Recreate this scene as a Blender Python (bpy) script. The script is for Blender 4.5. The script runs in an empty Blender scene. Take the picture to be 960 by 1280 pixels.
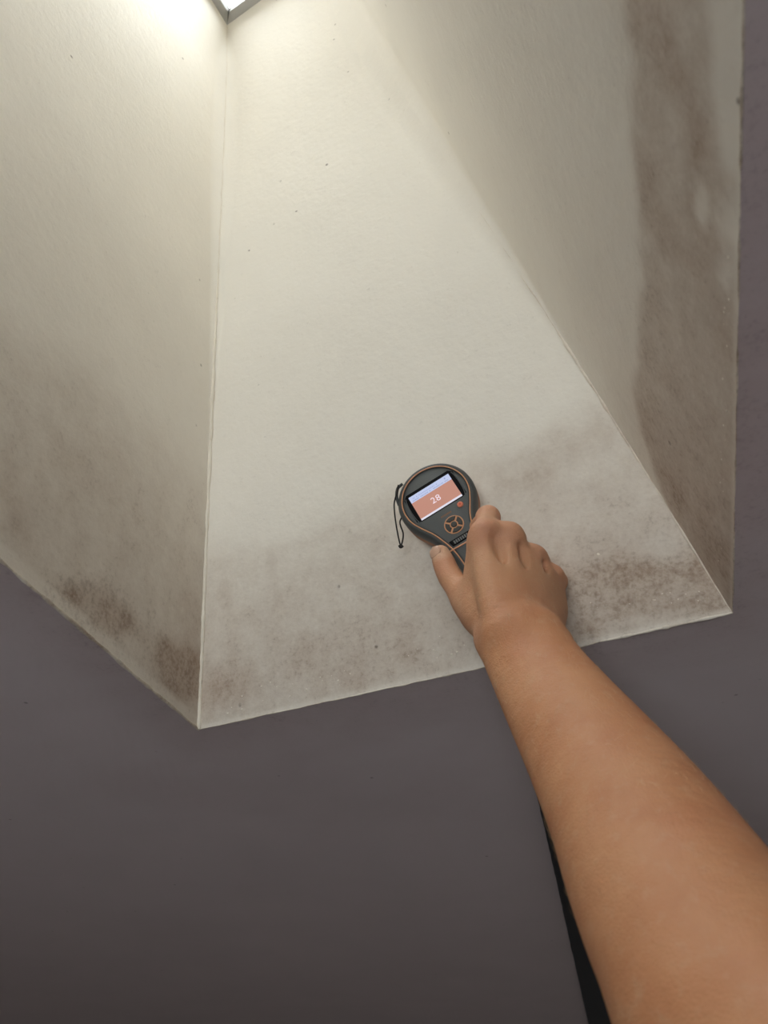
import bpy, bmesh, math, random
import numpy as np
from mathutils import Vector, Matrix
random.seed(4)
rng = np.random.default_rng(7)
S = bpy.context.scene
COL = S.collection

# ------------------------------------------------------------------ camera
F = 930.0                                    # focal length in pixels of a 960 x 1280 frame
ZC = 2.4                                     # ceiling height
_d = np.array([423, 832, 930.0]); _d /= np.linalg.norm(_d)
_e = np.array([1, -.2186, -.259]); _e -= _d * _e.dot(_d); _e /= np.linalg.norm(_e)
R = np.array([_e, _d, np.cross(_e, _d)])     # camera axes (right, down, forward) -> world
CAM = np.array([0, 0, ZC]) - R @ (.76 * np.array([(248 - 480) / F, (912 - 640) / F, 1]))


def ray(x, y):
    return R @ np.array([(x - 480) / F, (y - 640) / F, 1])


def at_z(x, y, h):
    r = ray(x, y)
    return CAM + r * ((h - CAM[2]) / r[2])


def on_plane(x, y, o, n):
    r = ray(x, y)
    return CAM + r * ((o - CAM).dot(n) / r.dot(n))


def cp(x, y, z):                              # camera-axes coordinates of a point at depth z
    return np.array([(x - 480) / F * z, (y - 640) / F * z, z])


def w(p):                                     # camera axes -> world
    return CAM + R @ np.asarray(p)


cd = bpy.data.cameras.new('camera')
cd.sensor_fit = 'HORIZONTAL'; cd.sensor_width = 36; cd.lens = 36 * F / 960
cd.clip_start = .02
cd.dof.use_dof = True; cd.dof.focus_distance = .72; cd.dof.aperture_fstop = 15
cam = bpy.data.objects.new('camera', cd); COL.objects.link(cam)
M = Matrix(((R[0][0], -R[0][1], -R[0][2]), (R[1][0], -R[1][1], -R[1][2]), (R[2][0], -R[2][1], -R[2][2]))).to_4x4()
M.translation = Vector(CAM)
cam.matrix_world = M
S.camera = cam

# ------------------------------------------------------------------ sky, exposure
SKY = 17.5
W = bpy.data.worlds.new('sky'); S.world = W; W.use_nodes = True
bg = W.node_tree.nodes['Background']
bg.inputs[0].default_value = (.94, .965, 1.0, 1); bg.inputs[1].default_value = SKY
S.view_settings.view_transform = 'Standard'
S.view_settings.look = 'None'
S.view_settings.exposure = 0
S.view_settings.gamma = 1
S.cycles.max_bounces = 14; S.cycles.diffuse_bounces = 10; S.cycles.transparent_max_bounces = 8
S.cycles.sample_clamp_indirect = 12


def portal(name, centre, xdir, ydir, sx, sy):
    """sky portal: guides the sky's own light through an opening, adds none; shines along x cross y, reversed"""
    ld = bpy.data.lights.new(name, 'AREA'); ld.shape = 'RECTANGLE'; ld.size = sx; ld.size_y = sy
    ld.cycles.is_portal = True
    o = bpy.data.objects.new(name, ld); COL.objects.link(o)
    x = Vector(xdir).normalized(); z = x.cross(Vector(ydir)).normalized(); y = z.cross(x)
    m = Matrix((x, y, z)).transposed().to_4x4(); m.translation = Vector(centre)
    o.matrix_world = m


# ------------------------------------------------------------------ helpers
def link(name, mesh, parent=None, mat=None, smooth=True):
    o = bpy.data.objects.new(name, mesh); COL.objects.link(o)
    if mat: mesh.materials.append(mat)
    if smooth:
        mesh.shade_smooth()
    if parent: o.parent = parent
    return o


def pmesh(name, v, f, parent=None, mat=None, smooth=True):
    m = bpy.data.meshes.new(name)
    m.from_pydata([tuple(map(float, p)) for p in v], [], [tuple(int(i) for i in q) for q in f]); m.update()
    return link(name, m, parent, mat, smooth)


def structure(o):
    o['kind'] = 'structure'; return o


def tag(o, label, cat, group=None):
    o['label'] = label; o['category'] = cat
    if group: o['group'] = group
    return o


_T = rng.random((32, 32, 32))


def vnoise(p):
    i = np.floor(p).astype(int); f = p - i; f = f * f * (3 - 2 * f)
    r = 0
    for a in (0, 1):
        for b in (0, 1):
            for c in (0, 1):
                wgt = (f[..., 0] if a else 1 - f[..., 0]) * (f[..., 1] if b else 1 - f[..., 1]) * (f[..., 2] if c else 1 - f[..., 2])
                r = r + wgt * _T[(i[..., 0] + a) % 32, (i[..., 1] + b) % 32, (i[..., 2] + c) % 32]
    return r


def fbm(p, sc, octs=4, off=0.0):
    """value noise in -1..1, p in metres, sc features per metre"""
    p = np.asarray(p) * sc + off; r = 0; a = .5
    for _ in range(octs):
        r = r + a * (vnoise(p) * 2 - 1); p = p * 2.03 + 7.1; a *= .5
    return r


def sst(a, b, x):
    t = np.clip((x - a) / (b - a), 0, 1); return t * t * (3 - 2 * t)


# ------------------------------------------------------------------ materials
def mat(name, col, rough=.6, metal=0, **kw):
    m = bpy.data.materials.new(name); m.use_nodes = True
    b = m.node_tree.nodes['Principled BSDF']
    b.inputs['Base Color'].default_value = (*col, 1)
    b.inputs['Roughness'].default_value = rough; b.inputs['Metallic'].default_value = metal
    for k, v in kw.items():
        b.inputs[k].default_value = v
    return m


def N_(nt, t, **kw):
    n = nt.nodes.new(t)
    for k, v in kw.items():
        if k in n.inputs.keys() or isinstance(k, int): n.inputs[k].default_value = v
        else: setattr(n, k, v)
    return n


def noise(nt, src, sc, detail=4, rough=.55):
    n = N_(nt, 'ShaderNodeTexNoise'); n.inputs['Scale'].default_value = sc
    n.inputs['Detail'].default_value = detail; n.inputs['Roughness'].default_value = rough
    nt.links.new(src, n.inputs['Vector']); return n.outputs['Fac']


def ramp(nt, src, a, b, va=0.0, vb=1.0):
    n = N_(nt, 'ShaderNodeMapRange'); n.clamp = True
    for k, v in zip(('From Min', 'From Max', 'To Min', 'To Max'), (a, b, va, vb)): n.inputs[k].default_value = v
    nt.links.new(src, n.inputs['Value']); return n.outputs[0]


def mth(nt, op, a, b):
    n = N_(nt, 'ShaderNodeMath', operation=op)
    for i, x in enumerate((a, b)):
        if isinstance(x, (int, float)): n.inputs[i].default_value = x
        else: nt.links.new(x, n.inputs[i])
    return n.outputs[0]


def mixc(nt, fac, a, b):
    n = N_(nt, 'ShaderNodeMix', data_type='RGBA')
    if isinstance(fac, float): n.inputs[0].default_value = fac
    else: nt.links.new(fac, n.inputs[0])
    for i, x in ((6, a), (7, b)):
        if isinstance(x, tuple): n.inputs[i].default_value = (*x, 1)
        else: nt.links.new(x, n.inputs[i])
    return n.outputs[2]


def bump(nt, bs, hs, dist):
    n = N_(nt, 'ShaderNodeBump'); n.inputs['Strength'].default_value = 1
    n.inputs['Distance'].default_value = dist
    nt.links.new(hs, n.inputs['Height']); nt.links.new(n.outputs[0], bs.inputs['Normal'])


def plaster(name, base, dirt, dark, rough=.75, relief=.0012, stain=True):
    m = bpy.data.materials.new(name); m.use_nodes = True; nt = m.node_tree
    b = nt.nodes['Principled BSDF']; b.inputs['Roughness'].default_value = rough
    b.inputs['Specular IOR Level'].default_value = .25
    g = N_(nt, 'ShaderNodeNewGeometry').outputs['Position']
    big = noise(nt, g, 5, 3)
    c = mixc(nt, ramp(nt, big, .35, .7), base, tuple(x * .955 for x in base))
    fine = noise(nt, g, 240, 5, .7)
    mid = noise(nt, g, 38, 5, .65)
    if stain:
        a = N_(nt, 'ShaderNodeAttribute', attribute_name='stain').outputs['Fac']
        k = N_(nt, 'ShaderNodeAttribute', attribute_name='mould').outputs['Fac']
        f1 = mth(nt, 'MULTIPLY', a, mth(nt, 'ADD', ramp(nt, mid, .3, .7, .62, 1.0), ramp(nt, fine, .3, .7, -.12, .12)))
        c = mixc(nt, f1, c, dirt)
        # fine mould specks, denser where the mould attribute is high
        thr = mth(nt, 'ADD', mth(nt, 'MULTIPLY', k, .42), mth(nt, 'ADD', fine, mth(nt, 'MULTIPLY', mid, .55)))
        sp = ramp(nt, thr, .93, 1.22)
        c = mixc(nt, mth(nt, 'MULTIPLY', sp, .36), c, dark)
        vor = N_(nt, 'ShaderNodeTexVoronoi'); vor.inputs['Scale'].default_value = 42
        nt.links.new(g, vor.inputs['Vector'])
        dots = mth(nt, 'MULTIPLY', ramp(nt, vor.outputs['Distance'], .05, .11, 1, 0), ramp(nt, mth(nt, 'ADD', noise(nt, g, 31, 2), mth(nt, 'MULTIPLY', k, .12)), .60, .66))
        c = mixc(nt, mth(nt, 'MULTIPLY', dots, .7), c, dark)
    nt.links.new(c, b.inputs['Base Color'])
    h = mth(nt, 'ADD', mth(nt, 'MULTIPLY', fine, .22), mth(nt, 'ADD', mth(nt, 'MULTIPLY', mid, .35), mth(nt, 'MULTIPLY', noise(nt, g, 110, 3), .35)))
    bump(nt, b, h, relief)
    return m


M_wall = plaster('painted_plaster', (.835, .798, .732), (.375, .28, .215), (.10, .07, .05))
M_ceil = plaster('grey_ceiling_paint', (.55, .475, .49), (.38, .30, .30), (.16, .13, .13), .8, .0007)
M_room = plaster('room_paint', (.68, .66, .65), (.3, .25, .2), (.1, .1, .1), .8, .001, False)
M_bead = plaster('filler_bead', (.84, .79, .70), (.42, .33, .26), (.1, .08, .06), .6, .0008)
M_frame = mat('skylight_frame_paint', (.74, .75, .74), .4)
M_sash = mat('skylight_frame_backlit_grey', (.42, .42, .42), .5)  # darkened grey: the bars' backlit shade is put into their colour
M_dark = mat('black_beam_stain', (.006, .006, .009), .75)

# ------------------------------------------------------------------ shaft geometry
H = 1.2
B = at_z(248, 912, ZC); C = at_z(916, 766, ZC)
ys = C[1]
A = np.array([0.0, -1.34, ZC]); D = np.array([C[0], -1.38, ZC])
Bt = at_z(284, 31, ZC + H); Ct = at_z(408, -59.5, ZC + H)
_s = at_z(264.7, 0, ZC + H) - Bt; _s /= np.linalg.norm(_s)
At = Bt + _s; Dt = Ct + _s
WALLS = dict(front=(B, C, Bt, Ct), left=(A, B, At, Bt), right=(C, D, Ct, Dt), back=(D, A, Dt, At))
# rounded corner radius at each corner, growing with height v (0 bottom, 1 top)
FIL = dict(B=lambda v: .0015 + .03 * sst(.15, .75, v) * (1 - sst(.86, 1, v)), C=lambda v: .001 + .05 * sst(.12, .75, v) * (1 - .8 * sst(.85, 1, v)), D=lambda v: .01 + 0 * v, A=lambda v: .01 + 0 * v)
ENDS = dict(front='BC', left='AB', right='CD', back='DA')


def inside_normal(k):
    P0, P1, Q0, Q1 = WALLS[k]
    n = np.cross(P1 - P0, Q0 - P0); n /= np.linalg.norm(n)
    c = (A + B + C + D) / 4 + np.array([0, 0, .3])
    return n if n.dot(c - P0) > 0 else -n


NRM = {k: inside_normal(k) for k in WALLS}


def wall_point(k, px, py):                    # the point of a shaft wall seen at a pixel of the photograph
    return on_plane(px, py, WALLS[k][0], NRM[k])


def blob(P, k, pts, r, soft, amp=.012, sc=25, off=0.0):
    """mask 0..1 around a polyline on a wall, its outline made uneven by noise"""
    pts = [wall_point(k, *q) for q in pts]
    if len(pts) == 1: pts = pts * 2
    rr = r if isinstance(r, (list, tuple)) else [r] * len(pts)
    best = np.full(P.shape[:-1], 9.0)
    for (a, ra), (b_, rb) in zip(zip(pts, rr), list(zip(pts, rr))[1:]):
        ab = b_ - a; t = np.clip(((P - a) @ ab) / max(ab @ ab, 1e-9), 0, 1)
        d = np.linalg.norm(P - a - t[..., None] * ab, axis=-1) - (ra + (rb - ra) * t)
        best = np.minimum(best, d)
    best = best + amp * fbm(P, sc, 5, off)
    return sst(soft, -soft, best)


CORNER = dict(A=(A, At, 'left', 'back'), B=(B, Bt, 'front', 'left'), C=(C, Ct, 'front', 'right'), D=(D, Dt, 'right', 'back'))


def seam(c, v):                               # line where two walls meet, inside the rounded corner
    p, q, k0, k1 = CORNER[c]; v = np.asarray(v, float)
    i = NRM[k0] + NRM[k1]
    return p + (q - p) * v[..., None] + i * (.293 * FIL[c](v))[..., None]


def wall_mesh(k, nu, nv):
    P0, P1, Q0, Q1 = WALLS[k]; n = NRM[k]
    c0, c1 = ENDS[k]
    u = np.linspace(0, 1, nu); u = .35 * u + .65 * (.5 - .5 * np.cos(np.pi * u))
    v = np.linspace(0, 1, nv) ** 1.25
    U, V = np.meshgrid(u, v, indexing='ij')
    L = np.linalg.norm((P1 - P0) * (1 - V[..., None]) + (Q1 - Q0) * V[..., None], axis=-1)
    r0 = FIL[c0](V); r1 = FIL[c1](V)
    s = .293 * r0 + U * (L - .293 * r0 - .293 * r1)
    Pt = (P0 + (P1 - P0) * (s / L)[..., None]) * (1 - V[..., None]) + (Q0 + (Q1 - Q0) * (s / L)[..., None]) * V[..., None]
    off = np.zeros_like(s)
    for sd, r in ((s, r0), (L - s, r1)):
        q = np.clip(r - sd, 0, None); off = off + np.where(sd < r, r - np.sqrt(np.clip(r * r - q * q, 0, None)), 0)
    edge = np.minimum(np.minimum(s, L - s), V * H); fade = sst(0, .03, edge)
    off = off + fade * (.0011 * fbm(Pt, 6, 2) + .00022 * fbm(Pt, 45, 3) * sst(.9, .2, V))
    Pt = Pt + off[..., None] * n
    fe0 = sst(.012 + .3 * r0, 0, s - s[:1])[..., None]; fe1 = sst(.012 + .3 * r1, 0, s[-1:] - s)[..., None]
    Pt = Pt + (seam(c0, V[:1]) - Pt[:1]) * fe0
    Pt = Pt + (seam(c1, V[-1:]) - Pt[-1:]) * fe1
    vt = Pt.reshape(-1, 3)
    i = np.arange(nu * nv).reshape(nu, nv)
    f = np.stack([i[:-1, :-1], i[1:, :-1], i[1:, 1:], i[:-1, 1:]], -1).reshape(-1, 4)
    stain, mould = stains(k, Pt, V * H)
    me = bpy.data.meshes.new('wall_' + k)
    me.from_pydata(vt.tolist(), [], f.tolist()); me.update()
    for nm, val in (('stain', stain), ('mould', mould)):
        a = me.attributes.new(nm, 'FLOAT', 'POINT'); a.data.foreach_set('value', np.clip(val, 0, 1).astype(np.float32).ravel())
    o = link('wall_' + k, me, None, M_wall); structure(o)
    return o


def stains(k, P, h):
    f = fbm(P, 9, 5); g = fbm(P, 30, 4, 3.3)
    streak = fbm(P * np.array([6, 6, .8]), 16, 4, 9.1)
    st = .10 * sst(.62, .25, h + .12 * f); mo = 0 * h
    def b(pts, r, soft, **kw): return blob(P, k, pts, r, soft, **kw)
    if k == 'front':
        # tide line across the wall, dirtier below it
        line = [(265, 700), (330, 690), (440, 645), (520, 612), (640, 585), (740, 520), (800, 500)]
        zs = np.array([wall_point(k, *q)[2] for q in line]); xs = np.array([wall_point(k, *q)[0] for q in line])
        zl = np.interp(P[..., 0], xs, zs); dz = P[..., 2] - zl + .018 * f + .008 * g
        st = st + .26 * sst(.035, -.035, dz) + .10 * sst(.02, -.14, dz)
        st = st + .13 * np.exp(-(dz / .008) ** 2) * sst(-.2, .5, g + .1)
        mo = mo + .14 * sst(0, -.12, dz)
        st = st + .25 * b([(625, 610), (675, 598)], .010, .012)
        st = st + .20 * b([(600, 590), (740, 545)], .012, .02, amp=.02)
        st = st + .14 * b([(338, 680), (345, 760)], .003, .008) + .12 * b([(275, 700), (285, 760)], .004, .01)
        st = st + .42 * b([(740, 735), (800, 730), (870, 715), (905, 745)], .026, .03, amp=.035)
        mo = mo + .3 * b([(715, 740), (800, 735), (850, 690), (895, 745)], .03, .03, amp=.03)
        st = st + .3 * b([(725, 785), (790, 765), (870, 752)], .002, .004, amp=.008)
        st = st + .3 * b([(265, 860), (300, 860)], .02, .02) + .16 * b([(380, 820), (440, 835), (500, 800)], .018, .02, amp=.03)
        mo = mo + .14 * b([(270, 850), (420, 830), (560, 800)], .02, .03, amp=.03)
        st = st + .12 * streak * sst(.2, 0, h) + .20 * sst(.26, .0, h + .03 * f)
    elif k == 'left':
        line = [(0, 430), (80, 470), (150, 540), (255, 640)]
        q = np.array([wall_point(k, *p) for p in line]); o_ = np.argsort(q[:, 1])
        zl = np.interp(P[..., 1], q[o_, 1], q[o_, 2]); dz = P[..., 2] - zl + .03 * f
        st = st + .20 * sst(.05, -.05, dz) + .14 * sst(.02, -.16, dz)
        mo = mo + .12 * sst(0, -.12, dz)
        st = st + .16 * b([(60, 560), (110, 600), (130, 640)], .016, .03, amp=.03)
        st = st + .50 * b([(80, 745), (130, 765), (180, 800), (235, 850)], [.004, .009, .014, .024], .014, amp=.03)
        mo = mo + .40 * b([(80, 740), (130, 760), (180, 795), (235, 860)], .02, .025, amp=.03)
        st = st + .26 * b([(225, 770), (215, 850), (235, 900)], .02, .02, amp=.03) + .3 * b([(0, 600), (15, 650)], .012, .02)
        mo = mo + .2 * b([(205, 650), (200, 640)], .03, .03, amp=.03)
        st = st + .15 * streak * sst(.2, 0, h)
        st = st * (1 - .55 * sst(.016, .009, h + .004 * g))
    elif k == 'right':
        big = b([(900, -30), (850, 60), (838, 170), (848, 300), (856, 420), (848, 560), (880, 700)], [.05, .045, .036, .042, .047, .07, .05], .009, amp=.016, sc=22)
        big = np.maximum(big, b([(890, 330), (900, 440), (905, 600), (912, 750)], .03, .012, amp=.016))
        big = np.maximum(big, .6 * b([(890, -20), (895, 200)], .03, .012, amp=.02))
        st = st + .54 * big
        st = st + .18 * b([(815, 200), (822, 260), (838, 300), (870, 320), (895, 240), (872, 150), (840, 60)], .010, .010, amp=.016)
        st = st + .16 * b([(868, 120), (885, 210), (898, 245), (870, 250)], .007, .008, amp=.01)
        st = st + .12 * b([(890, 385), (900, 410), (905, 440)], .010, .012, amp=.016)
        light = np.maximum(b([(882, 250), (880, 265)], .006, .004, amp=.005), b([(918, 20), (915, 120), (917, 195)], [.012, .012, .006], .007, amp=.012))
        light = np.maximum(light, b([(915, 335), (908, 352)], .005, .006, amp=.01))
        st = st * (1 - .75 * light) + .0 * h
        st = st + .16 * b([(790, -20), (800, 30)], .03, .03, amp=.03)
        mo = mo + .18 * big * sst(0, .02, h) * sst(-.55, -.1, P[..., 1]) + .10 * b([(800, 380), (840, 520), (890, 640)], .06, .05, amp=.03)
        st = st + .14 * b([(800, 540), (850, 620), (900, 720)], .04, .05, amp=.03) + .12 * sst(.3, .1, h) * sst(-.3, -.1, P[..., 1])
    st = st * (1 - .35 * sst(.006, .002, h))
    return np.clip(st, 0, 1), np.clip(mo, 0, 1)


wf = wall_mesh('front', 150, 250)
wl = wall_mesh('left', 150, 250)
wr = wall_mesh('right', 190, 250)
wb = wall_mesh('back', 24, 250)


# beads of filler along the inner corners, torn plaster lip along the opening
def bead(name, P, Q, r, amp, n, into, mouldy=.2, gate=None, seg=8, path=None, span=1.0):
    P, Q = np.asarray(P), np.asarray(Q); t = np.linspace(0, 1, n)
    c = P + (Q - P) * t[:, None]
    if path: c = seam(path, t * span)
    ax = (Q - P) / np.linalg.norm(Q - P); a = np.asarray(into, float); a -= ax * a.dot(ax); a /= np.linalg.norm(a); bb = np.cross(ax, a)
    ang = np.linspace(0, 2 * np.pi, seg, endpoint=False)
    c = c + a * (amp * .6 * fbm(c, 60, 3, 4.4))[:, None] + bb * (amp * .6 * fbm(c, 60, 3, 8.4))[:, None]
    rad = r + amp * fbm(c, 90, 4, 1.7)
    if gate is not None: rad = rad * gate(t, c)
    rad = np.clip(rad, .0002, None)
    v = c[:, None] + rad[:, None, None] * (np.cos(ang)[None, :, None] * a + np.sin(ang)[None, :, None] * bb) * (1 + .35 * fbm(c[:, None] + .01 * np.cos(ang)[None, :, None] * a, 200, 2))[..., None]
    i = np.arange(n * seg).reshape(n, seg); j = np.roll(i, -1, 1)
    f = np.stack([i[:-1], j[:-1], j[1:], i[1:]], -1).reshape(-1, 4)
    o = pmesh(name, v.reshape(-1, 3), f, None, M_bead); structure(o)
    for nm, val in (('stain', mouldy + mouldy * fbm(v.reshape(-1, 3), 40, 3)), ('mould', mouldy * .6 + 0 * v.reshape(-1, 3)[:, 0])):
        at = o.data.attributes.new(nm, 'FLOAT', 'POINT'); at.data.foreach_set('value', np.clip(val, 0, 1).astype(np.float32))
    return o


inB = np.array([1, -1, 0.]); inC = np.array([-1, -1, 0.])
lerp = lambda a, b, t: a + (b - a) * t
bead('trim_1', B, Bt, .0024, .0018, 420, inB, .16, lambda t, c: 1 - .75 * sst(.2, .7, t), path='B')
bead('trim_2', C, lerp(C, Ct, .42), .0014, .0018, 240, inC, .4, lambda t, c: (1 - sst(.5, 1, t)) * sst(-.6, .3, fbm(c, 30, 2)), path='C', span=.42)
dn = np.array([0, 0, -1.])
bead('trim_3', B, C, .0011, .0018, 420, dn + [0, -.6, 0], .45, lambda t, c: .6 + .9 * sst(.55, .95, t) * sst(-.3, .3, fbm(c, 30, 2)))
bead('trim_4', A, B, .0013, .0014, 420, dn + [.6, 0, 0], .7)
bead('trim_5', C, D, .0004, .0009, 420, dn + [-.6, 0, 0], .8)


def chips(name, k, spots, parent, big=.0016):
    vs, fs = [], []
    for (px, py, r) in spots:
        c = wall_point(k, px, py); n = NRM[k]
        t1 = np.cross(n, [0, 0, 1.]); t1 /= np.linalg.norm(t1); t2 = np.cross(n, t1)
        m = 7; base = len(vs)
        an = random.random() * 6
        for i in range(m):
            a = an + i * 2 * math.pi / m; q = r * (.6 + .8 * random.random())
            vs.append(c + t1 * math.cos(a) * q * 1.4 + t2 * math.sin(a) * q - n * .0015)
        for i in range(m):
            a = an + i * 2 * math.pi / m; q = r * .45 * (.6 + .8 * random.random())
            vs.append(c + t1 * math.cos(a) * q * 1.4 + t2 * math.sin(a) * q + n * r * .5)
        for i in range(m):
            fs.append((base + i, base + (i + 1) % m, base + m + (i + 1) % m, base + m + i))
        fs.append(tuple(base + m + i for i in range(m)))
    o = pmesh(name, vs, fs, parent, M_bead, False); o['kind'] = 'stuff'
    for nm in ('stain', 'mould'):
        at = o.data.attributes.new(nm, 'FLOAT', 'POINT'); at.data.foreach_set('value', np.full(len(vs), .1, np.float32))


def rs(n, fn, lo, hi):
    return [(*fn(), random.uniform(lo, hi)) for _ in range(n)]


def along(a, b, spread):
    t = random.random(); return (a[0] + (b[0] - a[0]) * t + random.uniform(-spread, spread), a[1] + (b[1] - a[1]) * t + random.uniform(-spread, spread))


chips('plaster_chip', 'front', [(481, 74, .002), (686, 402, .0026), (610, 373, .0014), (640, 470, .0014), (372, 500, .0013), (548, 185, .0014), (630, 640, .0018), (748, 693, .002), (375, 430, .0012)]
      + rs(26, lambda: along((285, 880), (590, 800), 14), .0006, .0014) + rs(26, lambda: along((725, 740), (880, 720), 30), .0005, .0010) + rs(14, lambda: along((300, 640), (800, 560), 50), .0005, .0011), wf)
chips('plaster_chip', 'left', rs(30, lambda: along((30, 700), (225, 880), 7), .0008, .0019) + rs(16, lambda: along((40, 600), (240, 760), 40), .0005, .0011), wl)
chips('plaster_chip', 'right', [(757, 299, .0022), (752, 301, .0012), (764, 298, .0014), (786, 394, .0018), (785, 435, .0018), (716, 323, .0014), (786, 405, .0011)]
      + rs(22, lambda: along((900, 700), (912, 300), 4), .0005, .0012) + rs(22, lambda: along((830, 340), (880, 560), 40), .0005, .001), wr)

# ------------------------------------------------------------------ skylight
uB = (Ct - Bt) / np.linalg.norm(Ct - Bt); uS = _s


def bar(name, p, q, wd, inward, z0, z1, parent, m):
    """box from p to q, wd wide towards `inward`, between heights z0 and z1, ends mitred"""
    ax = (q - p) / np.linalg.norm(q - p)
    vs = []
    for z in (z0, z1):
        e = .0025 if z == z0 else 0
        vs += [p + ax * 0 + np.array([0, 0, z]), q + np.array([0, 0, z]),
               q - ax * wd + inward * (wd - e) + np.array([0, 0, z]), p + ax * wd + inward * (wd - e) + np.array([0, 0, z])]
    f = [(0, 1, 2, 3), (4, 5, 6, 7), (0, 1, 5, 4), (1, 2, 6, 5), (2, 3, 7, 6), (3, 0, 4, 7)]
    o = pmesh(name, vs, f, parent, m, False)
    return o


sky = structure(bpy.data.objects.new('window_1', None)); COL.objects.link(sky)
for (p, q, inw) in ((Bt, Ct, uS), (At, Bt, uB), (Ct, Dt, -uB), (Dt, At, -uS)):
    bar('frame_bar', p, q, .0165, inw, -.002, .012, sky, M_sash)
    bar('sash_bar', p - inw * .01, q - inw * .01, .0225, inw, .0125, .03, sky, M_sash)
M_glass = bpy.data.materials.new('window_glass'); M_glass.use_nodes = True
nt = M_glass.node_tree; nt.nodes.remove(nt.nodes['Principled BSDF'])
tr = N_(nt, 'ShaderNodeBsdfTransparent'); tr.inputs[0].default_value = (.93, .95, .94, 1)
gl = N_(nt, 'ShaderNodeBsdfGlossy'); gl.inputs['Roughness'].default_value = .02
mx = N_(nt, 'ShaderNodeMixShader'); fr = N_(nt, 'ShaderNodeFresnel'); fr.inputs[0].default_value = 1.45
nt.links.new(fr.outputs[0], mx.inputs[0]); nt.links.new(tr.outputs[0], mx.inputs[1]); nt.links.new(gl.outputs[0], mx.inputs[2])
nt.links.new(mx.outputs[0], nt.nodes['Material Output'].inputs[0])
g0 = [p + np.array([0, 0, .018]) for p in (Bt, Ct, Dt, At)]
pmesh('pane', g0 + [p + np.array([0, 0, .004]) for p in g0], [(0, 3, 2, 1), (4, 5, 6, 7), (0, 1, 5, 4), (1, 2, 6, 5), (2, 3, 7, 6), (3, 0, 4, 7)], sky, M_glass, False)
cc = (Bt + Ct + Dt + At) / 4 + np.array([0, 0, .06])
portal('skylight_portal', cc, uB, -uS, np.linalg.norm(Ct - Bt), 1.0)

# ------------------------------------------------------------------ ceiling, room
X0, X1, Y0, Y1 = -2.4, 2.6, -2.4, 3.2


def ceiling():
    # rings of vertices from the opening outwards to the room's walls, dense near the opening
    def loop(pts, ns):
        out = []
        for (a, b), n in zip(zip(pts, pts[1:] + pts[:1]), ns):
            t = np.arange(n) / n
            out.append(a + (b - a) * t[:, None])
        return np.concatenate(out)
    ns = (160, 220, 160, 220)
    inner = loop([B, C, D, A], ns)
    outer = loop([np.array([X0, Y1, ZC]), np.array([X1, Y1, ZC]), np.array([X1, Y0, ZC]), np.array([X0, Y0, ZC])], ns)
    tt = np.concatenate([[0], np.linspace(0.002, 1, 60) ** 2.2])
    Pt = inner[None] + (outer - inner)[None] * tt[:, None, None]
    dist = np.linalg.norm(Pt - inner[None], axis=-1)
    Pt[..., 2] += sst(0, .05, dist) * sst(0, .3, np.linalg.norm(Pt - outer[None], axis=-1)) * (.0018 * fbm(Pt, 5, 3) + .0006 * fbm(Pt, 40, 2))
    n = Pt.shape[1]; i = np.arange(Pt.shape[0] * n).reshape(-1, n); j = np.roll(i, -1, 1)
    f = np.stack([i[:-1], i[1:], j[1:], j[:-1]], -1).reshape(-1, 4)
    o = pmesh('ceiling', Pt.reshape(-1, 3), f, None, M_ceil); structure(o)
    ff = fbm(Pt, 7, 5); g = fbm(Pt * np.array([1, 5, 1]), 12, 4)
    st = .55 * sst(.13, .0, dist + .07 * ff) + .25 * sst(-.1, .5, ff) * sst(.5, .1, dist) + .12 * sst(0, .5, g) * sst(.6, 0, dist)
    mo = .25 * sst(.07, 0, dist + .04 * ff)
    for nm, val in (('stain', st), ('mould', mo)):
        a = o.data.attributes.new(nm, 'FLOAT', 'POINT'); a.data.foreach_set('value', np.clip(val, 0, 1).astype(np.float32).ravel())


ceiling()


def rect(name, a, b, c, d, m):
    return structure(pmesh(name, [a, b, c, d], [(0, 1, 2, 3)], None, m, False))


M_floor = bpy.data.materials.new('timber_floor'); M_floor.use_nodes = True
nt = M_floor.node_tree; b_ = nt.nodes['Principled BSDF']; b_.inputs['Roughness'].default_value = .5
g_ = N_(nt, 'ShaderNodeNewGeometry').outputs['Position']
nt.links.new(mixc(nt, noise(nt, g_, 6, 5), (.48, .41, .34), (.6, .53, .45)), b_.inputs['Base Color'])
rect('floor', (X0, Y0, 0), (X1, Y0, 0), (X1, Y1, 0), (X0, Y1, 0), M_floor)
rect('wall_east', (X1, Y0, 0), (X1, Y1, 0), (X1, Y1, ZC), (X1, Y0, ZC), M_room)
rect('wall_west', (X0, Y0, 0), (X0, Y1, 0), (X0, Y1, ZC), (X0, Y0, ZC), M_room)
rect('wall_north', (X0, Y1, 0), (X1, Y1, 0), (X1, Y1, ZC), (X0, Y1, ZC), M_room)
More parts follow.
